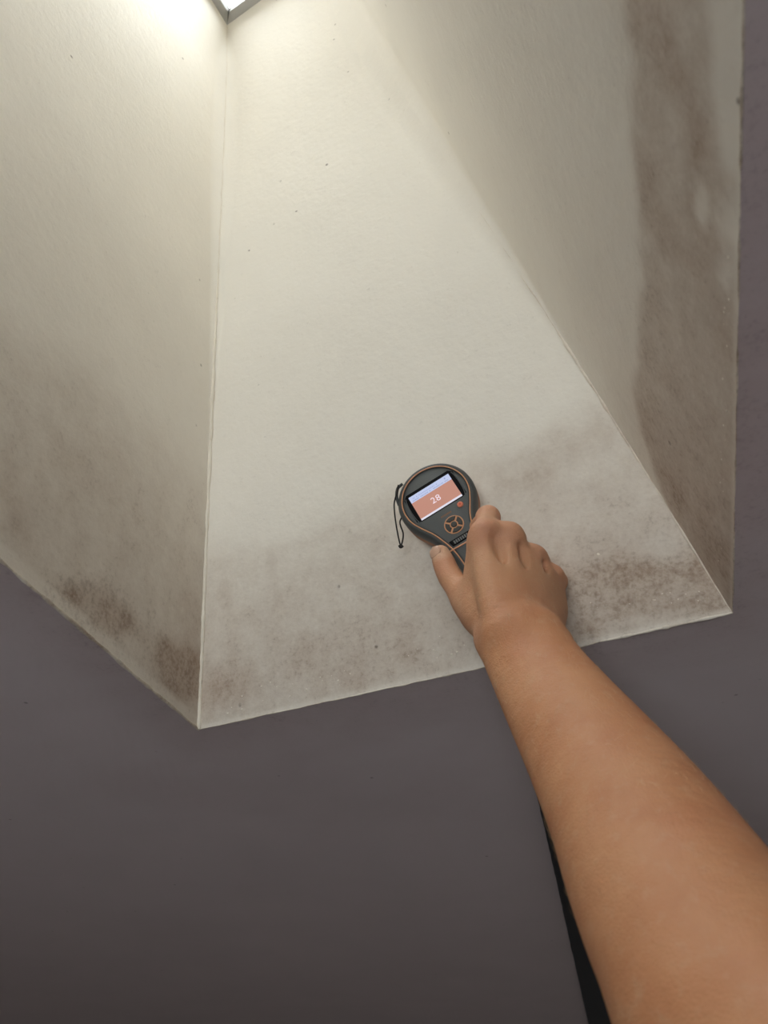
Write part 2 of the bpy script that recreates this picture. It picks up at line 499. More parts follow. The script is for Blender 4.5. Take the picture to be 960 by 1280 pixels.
# wall with an unseen window, added as fill light behind the photographer's right shoulder
wx0, wx1, wz0, wz1 = -.1, .9, 1.0, 1.8
YW = Y0
xs_, zs_ = [X0, wx0, wx1, X1], [0, wz0, wz1, ZC]
v = [(x, YW, z) for z in zs_ for x in xs_]
f = [(j * 4 + i, j * 4 + i + 1, j * 4 + i + 5, j * 4 + i + 4) for j in range(3) for i in range(3) if not (i == 1 and j == 1)]
structure(pmesh('wall_south', v, f, None, M_room, False))
for nm, x0_, x1_, y_ in (('baseboard_north', X0, X1, Y1 - .016), ('baseboard_south', X0, X1, Y0)):
    bm = bmesh.new(); bmesh.ops.create_cube(bm, size=1)
    for q in bm.verts: q.co = Vector((x0_ + (q.co.x + .5) * (x1_ - x0_), y_ + (q.co.y + .5) * .016, (q.co.z + .5) * .09))
    me = bpy.data.meshes.new(nm); bm.to_mesh(me); structure(link(nm, me, None, M_frame, False))
win = structure(bpy.data.objects.new('added_fill_window', None)); COL.objects.link(win)


def box(name, a, b, parent, m, bev=0):
    bm = bmesh.new(); bmesh.ops.create_cube(bm, size=1)
    for q in bm.verts:
        q.co = Vector([a[i] + (q.co[i] + .5) * (b[i] - a[i]) for i in range(3)])
    if bev: bmesh.ops.bevel(bm, geom=bm.edges[:], offset=bev, segments=2, affect='EDGES', profile=.5)
    me = bpy.data.meshes.new(name); bm.to_mesh(me); bm.free()
    return link(name, me, parent, m, False)


for a, b in (((wx0, Y0 - .06, wz0), (wx1, Y0 + .02, wz0 + .05)), ((wx0, Y0 - .06, wz1 - .05), (wx1, Y0 + .02, wz1)), ((wx0, Y0 - .06, wz0), (wx0 + .05, Y0 + .02, wz1)),
             ((wx1 - .05, Y0 - .06, wz0), (wx1, Y0 + .02, wz1)), (((wx0 + wx1) / 2 - .02, Y0 - .05, wz0), ((wx0 + wx1) / 2 + .02, Y0 + .01, wz1))):
    box('frame_bar', a, b, win, M_frame)
box('pane', (wx0, Y0 - .03, wz0), (wx1, Y0 - .026, wz1), win, M_glass)
portal('fill_window_portal', ((wx0 + wx1) / 2, Y0 - .07, (wz0 + wz1) / 2), (1, 0, 0), (0, 0, 1), wx1 - wx0, wz1 - wz0)

# ------------------------------------------------------------------ black beam under the ceiling, behind the forearm
L0 = [at_z(*q, ZC) for q in ((657, 930), (668, 977), (682, 1037), (695, 1095), (706, 1146), (723, 1222), (736, 1280))]
L0 = [p for p in L0]
L0.append(L0[-1] + (L0[-1] - L0[-2]) * .55)
n = 70; src = np.array(L0); ts = np.linspace(0, len(L0) - 1, n)
left = np.stack([np.interp(ts, range(len(L0)), src[:, i]) for i in range(3)], -1)
tn = np.gradient(left, axis=0); tn /= np.linalg.norm(tn, axis=1)[:, None]
side = np.stack([tn[:, 1], -tn[:, 0], 0 * tn[:, 0]], -1); side *= np.sign(side[:, :1])
wid = np.interp(ts, [0, 1, 3, 7], [.03, .05, .07, .09])
left = left - side * (.0012 * fbm(left, 45, 3))[:, None]
vs = []
for p, s_, wd in zip(left, side, wid):
    for k in ((0, .002), (0, -.010), (.003, -.013), (wd - .003, -.013), (wd, -.010), (wd, .002)):
        vs.append(p + s_ * k[0] + np.array([0, 0, k[1]]))
i = np.arange(n * 6).reshape(n, 6); j = np.roll(i, -1, 1)
f = np.stack([i[:-1], j[:-1], j[1:], i[1:]], -1).reshape(-1, 4).tolist() + [list(range(6)), list(range(n * 6 - 6, n * 6))]
tag(pmesh('ceiling_batten', vs, f, None, M_dark, False), 'thin black batten running along the grey ceiling behind the forearm', 'batten')

# ------------------------------------------------------------------ meter
zn = np.array([-.3245, -.4349, -.84]); zn /= np.linalg.norm(zn)
xn = np.array([.8485, -.5262, -.0554]); xn -= zn * xn.dot(zn); xn /= np.linalg.norm(xn); yn = np.cross(zn, xn)
mo_ = cp(543.6, 620.7, .70)
meter = bpy.data.objects.new('moisture_meter', None); COL.objects.link(meter)
mm = Matrix([[*(R @ np.array([xn[0], xn[1], xn[2]]))], [*(R @ yn)], [*(R @ zn)]]).transposed().to_4x4()
mm.translation = Vector(w(mo_))
meter.matrix_world = mm @ Matrix.Scale(.001, 4)
tag(meter, 'charcoal and orange handheld moisture meter with lit screen, pressed on the plaster', 'moisture meter')
M_shell = mat('charcoal_rubber', (.062, .066, .067), .5)
M_face = mat('charcoal_face', (.092, .099, .102), .38)
M_org = mat('orange_rubber', (.66, .33, .18), .5)
M_lower = mat('brown_orange_shell', (.36, .15, .075), .5)
M_blk = mat('black_bezel', (.004, .004, .005), .6, **{'Specular IOR Level': .1})
M_key = mat('grey_key', (.05, .052, .05), .4)
M_pwr = mat('red_button', (.62, .10, .05), .4)
for m_ in (M_shell, M_face, M_lower, M_key):
    nt = m_.node_tree; g_ = N_(nt, 'ShaderNodeNewGeometry').outputs['Position']
    bump(nt, nt.nodes['Principled BSDF'], noise(nt, g_, 900, 3), .0002)


def emit(name, col, s=1.0):
    m = mat(name, (.02, .02, .02), .15)
    b = m.node_tree.nodes['Principled BSDF']; b.inputs['Emission Color'].default_value = (*col, 1); b.inputs['Emission Strength'].default_value = s
    return m


half = [(0, 32.5), (12.5, 30), (23, 23), (30.2, 12), (32.7, 0), (31, -12), (25.5, -23.5), (19.3, -34.5), (15, -46), (11.8, -57), (10.2, -70), (9.8, -90), (10.5, -110), (8, -122), (0, -126)]


def outline(off=0.0, n=96):
    p = np.array(half + [(-x, y) for x, y in half[-2:0:-1]], float)
    m = len(p); out = []
    for k in range(m):
        a, b, c, d = p[k - 1], p[k], p[(k + 1) % m], p[(k + 2) % m]
        for t in np.arange(0, 1, .2):
            out.append(.5 * ((2 * b) + (-a + c) * t + (2 * a - 5 * b + 4 * c - d) * t * t + (-a + 3 * b - 3 * c + d) * t ** 3))
    out = np.array(out); tg = np.roll(out, -1, 0) - np.roll(out, 1, 0); tg /= np.linalg.norm(tg, axis=1)[:, None]
    nr = np.stack([-tg[:, 1], tg[:, 0]], -1)
    return out + nr * off * np.sign((nr * (out - [0, -5])).sum(1).mean())


def loft(name, layers, m, parent, cap0=True, cap1=True, smooth=True):
    """layers: (offset, z) or (offset, z function of y)"""
    vs = []
    for off, z in layers:
        for x, y in outline(off):
            vs.append((x, y, z(y) if callable(z) else z))
    k = len(outline(0)); f = []
    for l in range(len(layers) - 1):
        for i in range(k):
            f.append((l * k + i, l * k + (i + 1) % k, (l + 1) * k + (i + 1) % k, (l + 1) * k + i))
    if cap0: f.append(tuple(range(k)))
    if cap1: f.append(tuple((len(layers) - 1) * k + i for i in range(k)))
    return pmesh(name, vs, f, parent, m, smooth)


def back(d_head, d_handle):
    return lambda y: -(d_handle + (d_head - d_handle) * float(sst(-62, -34, y)))


loft('body', [(-1.2, -2.2), (0, -.6), (1.0, .2), (2.4, .1), (3.8, -1.2), (4.9, -3.6), (5.3, -7), (5.2, -11), (5.0, back(13, 10)), (4.0, back(13.8, 10.6))], M_shell, meter, False, False)
loft('lower_shell', [(4.2, back(12.5, 10)), (5.2, back(14.5, 11.5)), (4.6, back(24, 17)), (3.2, back(30, 20)), (-1, back(33.5, 21.5)), (-8, back(34.5, 22))], M_lower, meter, False, True)
loft('face_panel', [(-.6, -3), (-1.4, -1.2), (-2.4, -.9)], M_face, meter, False, True)


def tube(name, pts, r, m, parent, closed=False, seg=8):
    pts = np.asarray(pts, float); k = len(pts)
    if closed: tg = np.roll(pts, -1, 0) - np.roll(pts, 1, 0)
    else: tg = np.gradient(pts, axis=0)
    tg /= np.linalg.norm(tg, axis=1)[:, None]
    rr = np.full(k, r) if np.isscalar(r) else np.asarray(r)
    up = np.array([0, 0, 1.]); vs = []
    a = None
    for p, t, q in zip(pts, tg, rr):
        a = np.cross(up, t) if a is None or closed else a
        a = a - t * a.dot(t); a /= np.linalg.norm(a) + 1e-9; b = np.cross(t, a)
        for s_ in range(seg):
            g = s_ * 2 * math.pi / seg; vs.append(p + q * (math.cos(g) * a + math.sin(g) * b))
    i = np.arange(k * seg).reshape(k, seg); j = np.roll(i, -1, 1)
    if closed: i2 = np.roll(i, -1, 0); j2 = np.roll(j, -1, 0); f = np.stack([i, j, j2, i2], -1).reshape(-1, 4).tolist()
    else: f = np.stack([i[:-1], j[:-1], j[1:], i[1:]], -1).reshape(-1, 4).tolist() + [list(range(seg)), list(range(k * seg - seg, k * seg))]
    return pmesh(name, vs, f, parent, m)


o2 = outline(0)
tube('trim_ring', [(x, y, 0.15) for x, y in o2], .62, M_org, meter, True)
tube('crossbar', [(-17, -57.5, -1.6), (-14.5, -57.8, .1), (-11, -58.1, .45), (0, -58.7, .6), (11, -58.1, .45), (14.5, -57.8, .1)], .75, M_org, meter)


def slab(name, poly, z0, z1, m, parent, bev=0.0, smooth=False):
    k = len(poly); c = np.mean(poly, 0)
    vs = [(x, y, z0) for x, y in poly]; lay = [(0, z0)]
    if bev: vs += [(x, y, z1 - bev) for x, y in poly]
    q = np.array(poly); d = c - q; L = np.linalg.norm(d, axis=1)[:, None]
    q2 = q + d / L * bev
    vs += [(x, y, z1) for x, y in q2]
    nl = len(vs) // k; f = [(l * k + i, l * k + (i + 1) % k, (l + 1) * k + (i + 1) % k, (l + 1) * k + i) for l in range(nl - 1) for i in range(k)]
    f.append(tuple((nl - 1) * k + i for i in range(k)))
    return pmesh(name, vs, f, parent, m, smooth)


sw, sh = 22.2, 14.5
# recessed bezel: sloping sides around the screen
bz = []
for (mx_, my_, z) in ((2.6, 2.6, -.95), (2.2, 2.2, -.85), (0, 0, -2.6)):
    top = my_ + (1.2 if z > -2 else 0)
    bz += [(-sw - mx_, -sh - my_ * .4, z), (sw + mx_, -sh - my_ * .4, z), (sw + mx_, sh + top, z), (-sw - mx_, sh + top, z)]
bz = [(-27, -13.5, -.86), (-22, -15.6, -.86), (22, -15.6, -.86), (27, -13.5, -.86), (27, 14, -.86), (23, 17.9, -.86), (-23, 17.9, -.86), (-27, 14, -.86)]
bz2 = [(-sw, -12, -.84), (-sw, -sh, -.84), (sw, -sh, -.84), (sw, -12, -.84), (sw, 12, -.84), (sw, sh, -.84), (-sw, sh, -.84), (-sw, 12, -.84)]
bzl = [(x, y, z + .5) for x, y, z in bz]
f = [(i, (i + 1) % 8, 8 + (i + 1) % 8, 8 + i) for i in range(8)]
bezel = pmesh('screen_bezel', bz + bz2, f, meter, M_blk, False)
for v_ in bezel.data.vertices: v_.co.z += .05
# raised curved shoulders left and right of the screen
for s_ in (-1, 1):
    pts = [(s_ * (24.2 + 2.6 * math.cos(a * 1.2)), 15 * math.sin(a * 1.25), -.75) for a in np.linspace(-1, 1, 17)]
    tube('screen_rib', pts, .5, M_face, meter)
M_s1 = emit('screen_orange', (.50, .235, .175)); M_s2 = emit('screen_header', (.50, .56, .78)); M_s3 = emit('screen_strip', (.72, .70, .80)); M_s4 = emit('screen_digits', (.86, .72, .80)); M_s5 = emit('screen_small_print', (.30, .36, .62))
scr = slab('screen', [(-sw, -sh), (sw, -sh), (sw, sh), (-sw, sh)], -1.2, -.74, M_s1, meter)
slab('header_band', [(-sw, 7.2), (sw, 7.2), (sw, sh), (-sw, sh)], -.74, -.71, M_s2, scr)
slab('footer_band', [(-sw, -sh), (sw, -sh), (sw, -sh + 2.1), (-sw, -sh + 2.1)], -.74, -.71, M_s3, scr)
slab('header_icon', [(16.2, 11.0), (17.6, 11.0), (17.6, 12.8), (16.2, 12.8)], -.71, -.69, M_s5, scr)
vs, f = [], []
for row, (y0, x0, x1, ch) in enumerate(((8.3, -20, 19, 1.1), (10.9, -19, 8, .9))):
    x = x0
    while x < x1:
        wd = random.uniform(.6, 1.3); b0 = len(vs)
        if random.random() > .12:
            vs += [(x, y0, -.69), (x + wd, y0, -.69), (x + wd, y0 + ch, -.69), (x, y0 + ch, -.69)]; f.append((b0, b0 + 1, b0 + 2, b0 + 3))
        x += wd + .45
pr = pmesh('small_print', vs, f, scr, M_s5, False); pr['kind'] = 'stuff'


def text(name, body, size, x, y, z, parent, m):
    cu = bpy.data.curves.new(name, 'FONT'); cu.body = body; cu.size = size; cu.align_x = 'CENTER'; cu.align_y = 'CENTER'; cu.extrude = .03; cu.space_character = 1.08
    t = bpy.data.objects.new(name, cu); COL.objects.link(t)
    me = bpy.data.meshes.new_from_object(t.evaluated_get(bpy.context.evaluated_depsgraph_get()))
    bpy.data.objects.remove(t)
    o = link(name, me, parent, m, False); o.location = (x, y, z); return o


text('reading', '28', 9.5, -.5, -2.6, -.68, scr, M_s4)

# keypad
kx, ky = 1.2, -36.0
ringp = [(kx + 9.0 * math.cos(a), ky + 9.0 * math.sin(a), -.55) for a in np.linspace(0, 2 * math.pi, 40, endpoint=False)]
pad = slab('keypad', [(kx + 8.8 * math.cos(a), ky + 8.8 * math.sin(a)) for a in np.linspace(0, 2 * math.pi, 40, endpoint=False)], -1.1, -.6, M_org, meter)
tube('keypad_rim', ringp, .42, M_org, pad, True)
for k in range(4):
    a0 = k * math.pi / 2 + math.radians(45 + 7); a1 = a0 + math.radians(76)
    po = [(kx + 8.2 * math.cos(a), ky + 8.2 * math.sin(a)) for a in np.linspace(a0, a1, 12)] + [(kx + 4.1 * math.cos(a), ky + 4.1 * math.sin(a)) for a in np.linspace(a1 - .12, a0 + .12, 8)]
    slab('arrow_key', po, -.6, .55, M_key, pad, .45)
slab('centre_key', [(kx + 2.9 * math.cos(a), ky + 2.9 * math.sin(a)) for a in np.linspace(0, 2 * math.pi, 24, endpoint=False)], -.6, .75, M_key, pad, .5)
pb = slab('power_button', [(15.9 + 2.9 * math.cos(a), -21.4 + 2.9 * math.sin(a)) for a in np.linspace(0, 2 * math.pi, 24, endpoint=False)], -.9, .5, mat('coral_button', (.70, .22, .13), .45), meter, .6)
pb['label'] = 'coral red round power button'
slab('power_mark', [(15.9 + 1.2 * math.cos(a), -21.4 + 1.2 * math.sin(a)) for a in np.linspace(0, 2 * math.pi, 16, endpoint=False)], .5, .56, M_pwr, pb)
# tiny orange print under the screen, raised lettering strip above the crossbar (both illegible in the photograph)
vs, f = [], []
x = -5.5
while x < 5.5:
    b0 = len(vs); wd = random.uniform(.9, 1.4); vs += [(x, -23.4, -.86), (x + wd, -23.4, -.86), (x + wd, -21.6, -.86), (x, -21.6, -.86)]; f.append((b0, b0 + 1, b0 + 2, b0 + 3)); x += wd + .5
o_ = pmesh('orange_print', vs, f, meter, mat('dull_orange_print', (.25, .11, .05), .5), False); o_['kind'] = 'stuff'
pl = slab('name_strip', [(-9.8, -55), (9.8, -55), (11.6, -49.2), (-11.6, -49.2)], -1.1, .1, M_blk, meter, .5)
x = -7.6; vs, f = [], []
for k in range(7):
    bm_z = (.05, .45); b0 = len(vs)
    q = [(x, -54), (x + 1.5, -54), (x + 1.5, -50.6), (x, -50.6)]
    vs += [(a, b, .05) for a, b in q] + [(a, b, .42) for a, b in q]
    f += [(b0 + 4, b0 + 5, b0 + 6, b0 + 7)] + [(b0 + i, b0 + (i + 1) % 4, b0 + 4 + (i + 1) % 4, b0 + 4 + i) for i in range(4)]
    x += 2.2
o_ = pmesh('raised_lettering', vs, f, pl, mat('grey_lettering', (.16, .16, .16), .4), False); o_['kind'] = 'stuff'

# wrist strap: lug on the housing's left side, thin cord loop hanging from it
def local(px, py, z):                          # camera-axes point -> meter millimetres
    d = cp(px, py, z) - mo_
    return np.array([d.dot(xn), d.dot(yn), d.dot(zn)]) * 1000


def cat(pts, per=8):
    p = np.array(pts, float); p = np.vstack([2 * p[0] - p[1], p, 2 * p[-1] - p[-2]]); out = []
    for k in range(1, len(p) - 2):
        a, b, c, d = p[k - 1:k + 3]
        for t in np.arange(0, 1, 1 / per): out.append(.5 * ((2 * b) + (c - a) * t + (2 * a - 5 * b + 4 * c - d) * t * t + (-a + 3 * b - 3 * c + d) * t ** 3))
    out.append(p[-2]); return np.array(out)


M_cord = mat('black_cord', (.02, .017, .016), .7)
tube('strap_lug', cat([local(*q) for q in ((503, 605, .712), (497, 611, .714), (496, 622, .715), (499, 632, .714))]), 1.5, M_shell, meter)
st_ = tube('wrist_strap', cat([local(*q) for q in ((498, 606, .712), (496, 616, .713), (493, 628, .714), (493, 638, .715), (495, 655, .716), (499, 676, .717), (501, 681, .717), (503, 677, .717), (504, 667, .717), (501, 658, .718), (500, 652, .718), (503, 645, .718))]), .75, M_cord, meter)
tube('cord_end', cat([local(*q) for q in ((499.3, 681, .717), (501, 683.5, .717), (503.5, 681.5, .717))]), 1.7, M_cord, st_)

# ------------------------------------------------------------------ arm and hand, one continuous surface
RES = .0016
lo = np.array([.015, -.03, -.03]); hi = np.array([.30, .36, .715])
dim = np.ceil((hi - lo) / RES).astype(int)
G = np.full(dim, .5, np.float32)


def limb(pts, k=.008, per=6, wa=None, cut=False):
    """pts: (x, y, z, ra, rb) in camera axes; wa: direction of the ra axis"""
    global G
    p = cat(pts, per) if len(pts) > 2 else np.array(pts, float)
    c = p[:, :3]; ra = p[:, 3]; rb = p[:, 4]
    m = max(ra.max(), rb.max()) + k + .008
    a = np.maximum(((c.min(0) - m - lo) / RES).astype(int), 0); b = np.minimum(((c.max(0) + m - lo) / RES).astype(int) + 1, dim)
    ax = [lo[i] + RES * np.arange(a[i], b[i]) for i in range(3)]
    F_ = np.full(tuple(b - a), .5, np.float32)
    for s in range(len(c) - 1):
        q0, q1 = c[s], c[s + 1]; e = q1 - q0; L = np.linalg.norm(e)
        if L < 1e-6: continue
        e = e / L
        mm_ = max(ra[s:s + 2].max(), rb[s:s + 2].max()) + k + .006
        l2 = np.minimum(q0, q1) - mm_; h2 = np.maximum(q0, q1) + mm_
        sl = tuple(slice(max(int((l2[i] - ax[i][0]) / RES), 0), min(int((h2[i] - ax[i][0]) / RES) + 1, len(ax[i]))) for i in range(3))
        X, Y, Z = np.meshgrid(*[ax[i][sl[i]].astype(np.float32) for i in range(3)], indexing='ij', sparse=True)
        dx, dy, dz = X - q0[0], Y - q0[1], Z - q0[2]
        t = np.clip(dx * e[0] + dy * e[1] + dz * e[2], 0, L)
        qx, qy, qz = dx - t * e[0], dy - t * e[1], dz - t * e[2]
        t = t / L; A_ = ra[s] + (ra[s + 1] - ra[s]) * t; B_ = rb[s] + (rb[s + 1] - rb[s]) * t
        r2 = qx * qx + qy * qy + qz * qz
        if wa is None:
            d = np.sqrt(r2) - A_
        else:
            u_ = np.array(wa, float); u_ = u_ - e * u_.dot(e); u_ /= np.linalg.norm(u_)
            uu = qx * u_[0] + qy * u_[1] + qz * u_[2]
            kk = np.sqrt(uu * uu / (A_ * A_) + np.maximum(r2 - uu * uu, 0) / (B_ * B_)) + 1e-6
            d = np.sqrt(r2) * (1 - 1 / kk)
            d = np.where(kk < .3, -.5 * np.minimum(A_, B_), d)
        F_[sl] = np.minimum(F_[sl], d)
    g = G[a[0]:b[0], a[1]:b[1], a[2]:b[2]]
    if cut:
        h_ = np.maximum(k - np.abs(g + F_), 0) / k; G[a[0]:b[0], a[1]:b[1], a[2]:b[2]] = np.maximum(g, -F_) + h_ * h_ * k / 4
    else:
        h_ = np.maximum(k - np.abs(g - F_), 0) / k; G[a[0]:b[0], a[1]:b[1], a[2]:b[2]] = np.minimum(g, F_) - h_ * h_ * k / 4


def J(px, py, z, ra, rb=None):
    return (*cp(px, py, z), ra, rb if rb else ra)


ARMX = (.87, -.5, .1)
Ew = np.array([.03, .35, .03])                 # elbow and shoulder, relative to the camera, world axes
elbow = cp(925, 1268, .292)
shoulder = elbow + R.T @ np.array([.135, -.19, -.19])
# forearm
limb([J(652, 800, .548, .0325, .022), J(672, 838, .522, .0335, .024), J(700, 882, .49, .0365, .028), J(742, 945, .452, .0410, .034), J(786, 1015, .41, .0450, .039),
      J(830, 1095, .365, .0480, .043), J(878, 1180, .325, .0485, .044), (*elbow, .044, .041)], .01, 6, ARMX)
limb([(*elbow, .043, .040), (*(elbow * .7 + shoulder * .3), .044, .044), (*(elbow * .35 + shoulder * .65), .048, .05), (*shoulder, .052, .056)], .02, 6, ARMX)
# ulna head at the wrist, radius side
limb([J(702, 800, .560, .0085), J(707, 830, .548, .0095)], .012)
# palm
HX = (.80, .52, .12)
limb([J(650, 800, .550, .030, .0205), J(648, 768, .570, .034, .0185), J(646, 735, .589, .0375, .0175), J(645, 706, .607, .0385, .0155)], .012, 6, HX)
# heel and inner pads of the palm, closed on the handle
limb([J(648, 770, .590, .027, .016), J(632, 738, .615, .025, .017), J(626, 714, .627, .021, .0135)], .010, 6, HX)
# metacarpals and knuckles
MC = [((607, 668, .603, .0114), (628, 780, .562, .0110)), ((636, 672, .607, .0116), (644, 780, .560, .0108)), ((666, 699, .617, .0108), (660, 782, .562, .0105)), ((689, 722, .631, .0100), (680, 786, .568, .0098))]
for (kx_, ky_, kz, kr), (wx_, wy_, wz, wr) in MC:
    mx_, my_, mz = (kx_ * .5 + wx_ * .5), (ky_ * .5 + wy_ * .5), (kz * .5 + wz * .5)
    limb([J(wx_, wy_, wz + .004, wr), J(mx_, my_, mz + .0035, (kr + wr) * .47), J(kx_, ky_, kz + .001, kr)], .013)
# fingers: proximal, middle, distal
FG = [[(607, 668, .604, .0114), (609, 655, .622, .0098), (610, 647, .640, .0096), (606, 650, .660, .0088), (598, 658, .676, .0082), (588, 668, .690, .0068)],
      [(636, 672, .609, .0114), (640, 671, .628, .0104), (642, 675, .650, .0102), (637, 683, .670, .009), (625, 691, .686, .0084), (611, 699, .696, .007)],
      [(666, 699, .619, .0106), (670, 699, .636, .0100), (672, 703, .655, .0098), (664, 710, .674, .0088), (650, 717, .688, .008), (636, 724, .695, .0068)],
      [(689, 722, .633, .0098), (693, 723, .645, .0092), (695, 727, .659, .0090), (688, 736, .675, .008), (677, 743, .686, .0073), (665, 748, .690, .0062)]]
for fg in FG:
    limb([J(*q) for q in fg[:3]], .008); limb([J(*q) for q in fg[2:]], .006)
# thumb with its ball, web to the index
limb([J(632, 786, .572, .015), J(607, 774, .588, .0150), J(588, 755, .608, .0145), J(572, 735, .628, .0108), J(562, 720, .640, .0105), J(555, 704, .650, .0100), J(551, 693, .656, .0084)], .007)
limb([J(612, 765, .590, .017), J(601, 735, .600, .0125), J(598, 710, .609, .0115), J(602, 686, .609, .0100)], .014)
limb([J(622, 790, .572, .016), J(613, 800, .565, .012)], .012)
# ulnar edge of the palm
limb([J(686, 735, .642, .011), J(690, 760, .618, .013), J(684, 785, .588, .013)], .010)
# tendon grooves and knuckle dips
for a_, b__ in (((621, 672, .5905), (630, 715, .579)), ((652, 686, .596), (652, 722, .582)), ((679, 706, .6075), (671, 736, .589))):
    limb([J(*a_, .0030), J(*[(s + t) / 2 for s, t in zip(a_, b__)], .0026), J(*b__, .0012)], .009, cut=True)


def surface_nets(G):
    ins = G < 0
    nx, ny, nz = G.shape
    c = [ins[i:nx - 1 + i, j:ny - 1 + j, k:nz - 1 + k] for i in (0, 1) for j in (0, 1) for k in (0, 1)]
    s = sum(x.astype(np.uint8) for x in c)
    act = (s > 0) & (s < 8)
    idx = np.full(act.shape, -1, np.int64); ii = np.argwhere(act); idx[act] = np.arange(len(ii))
    acc = np.zeros((len(ii), 3)); cnt = np.zeros(len(ii))
    cr = [(i, j, k) for i in (0, 1) for j in (0, 1) for k in (0, 1)]
    for a in cr:
        for d in range(3):
            if a[d]: continue
            b = list(a); b[d] = 1
            va = G[ii[:, 0] + a[0], ii[:, 1] + a[1], ii[:, 2] + a[2]]; vb = G[ii[:, 0] + b[0], ii[:, 1] + b[1], ii[:, 2] + b[2]]
            m = (va < 0) != (vb < 0); t = np.where(m, va / np.where(m, va - vb, 1), 0)
            p = np.tile(np.array(a, float), (len(ii), 1)); p[:, d] += t
            acc[m] += p[m]; cnt[m] += 1
    V = ii + acc / cnt[:, None]
    Fs = []
    for d in range(3):
        e1, e2_ = [x for x in range(3) if x != d]
        sl0 = [slice(1, None)] * 3; sl1 = [slice(1, None)] * 3
        sl0[d] = slice(0, -1); sl1[d] = slice(1, None)
        a = ins[tuple(sl0)]; b = ins[tuple(sl1)]
        ch = np.argwhere(a != b)
        sg = a[ch[:, 0], ch[:, 1], ch[:, 2]]
        base = ch.copy()
        for x in (e1, e2_): base[:, x] += 1
        ok = np.all(base < np.array(act.shape), 1); base = base[ok]; sg = sg[ok]
        def g(o1, o2):
            q = base.copy(); q[:, e1] -= o1; q[:, e2_] -= o2; return idx[q[:, 0], q[:, 1], q[:, 2]]
        quad = np.stack([g(1, 1), g(0, 1), g(0, 0), g(1, 0)], -1)
        flip = sg if d != 1 else ~sg
        quad[~flip] = quad[~flip][:, ::-1]
        Fs.append(quad)
    return V, np.concatenate(Fs)


V_, Fq = surface_nets(G)
V_ = V_ * RES + lo
# light smoothing against voxel steps
ed = np.concatenate([Fq[:, [0, 1]], Fq[:, [1, 2]], Fq[:, [2, 3]], Fq[:, [3, 0]]])
deg = np.bincount(ed.ravel(), minlength=len(V_)).astype(float)
for lam in (.6, -.3, .6, .2):
    s_ = np.stack([np.bincount(ed[:, 0], V_[ed[:, 1], i], len(V_)) + np.bincount(ed[:, 1], V_[ed[:, 0], i], len(V_)) for i in range(3)], -1)
    V_ = V_ + lam * (s_ / deg[:, None] - V_)
V_ += (.0006 * fbm(V_, 70, 3) + .0014 * fbm(V_, 24, 2))[:, None] * np.array([.0, 0, -1.])

# skin: vein / redness tints per vertex, fine creases by noise
M_skin = bpy.data.materials.new('skin'); M_skin.use_nodes = True
nt = M_skin.node_tree; b_ = nt.nodes['Principled BSDF']
g_ = N_(nt, 'ShaderNodeNewGeometry').outputs['Position']
c_ = mixc(nt, ramp(nt, noise(nt, g_, 22, 4), .35, .68), (.56, .27, .135), (.48, .20, .092))
c_ = mixc(nt, ramp(nt, noise(nt, g_, 150, 4), .55, .75, 0, .45), c_, (.56, .33, .20))
red = N_(nt, 'ShaderNodeAttribute', attribute_name='redness').outputs['Fac']
c_ = mixc(nt, mth(nt, 'MULTIPLY', red, .6), c_, (.52, .20, .13))
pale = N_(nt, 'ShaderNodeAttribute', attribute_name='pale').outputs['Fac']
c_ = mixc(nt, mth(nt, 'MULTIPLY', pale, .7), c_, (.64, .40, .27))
nt.links.new(c_, b_.inputs['Base Color'])
b_.inputs['Roughness'].default_value = .56; b_.inputs['Specular IOR Level'].default_value = .4
b_.inputs['Subsurface Weight'].default_value = .12; b_.inputs['Subsurface Radius'].default_value = (1, .35, .2); b_.inputs['Subsurface Scale'].default_value = .004
vo = N_(nt, 'ShaderNodeTexVoronoi', feature='DISTANCE_TO_EDGE'); vo.inputs['Scale'].default_value = 520
nt.links.new(g_, vo.inputs['Vector'])
h_ = mth(nt, 'ADD', mth(nt, 'MULTIPLY', ramp(nt, vo.outputs['Distance'], 0, .25), .10), mth(nt, 'ADD', mth(nt, 'MULTIPLY', noise(nt, g_, 70, 4), .9), mth(nt, 'MULTIPLY', noise(nt, g_, 260, 3), .35)))
bump(nt, b_, h_, .0011)

person = bpy.data.objects.new('person', None); COL.objects.link(person); person.location = Vector(w(shoulder))
tag(person, 'bare tanned right arm of a person reaching up, hand gripping the meter', 'person')
Wv = (R @ V_.T).T + CAM - w(shoulder)
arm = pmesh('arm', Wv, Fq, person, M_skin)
kn = np.array([cp(q[0][0], q[0][1], q[0][2] - .008) for q in MC] + [cp(609, 645, .635), cp(643, 668, .645), cp(671, 696, .65), cp(693, 722, .655), cp(553, 712, .645)])
d_ = np.min(np.linalg.norm(V_[:, None] - kn[None], axis=-1), axis=1)
rd = sst(.022, .004, d_) * .6 + .25 * sst(0, .5, fbm(V_, 30, 3, 5))
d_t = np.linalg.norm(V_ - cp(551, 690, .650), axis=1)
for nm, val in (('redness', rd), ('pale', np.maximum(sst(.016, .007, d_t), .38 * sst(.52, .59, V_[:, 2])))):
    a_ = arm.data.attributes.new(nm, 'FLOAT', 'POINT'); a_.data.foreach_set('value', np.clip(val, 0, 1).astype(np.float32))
arm['label'] = 'tanned right forearm and hand, knuckles towards the camera'

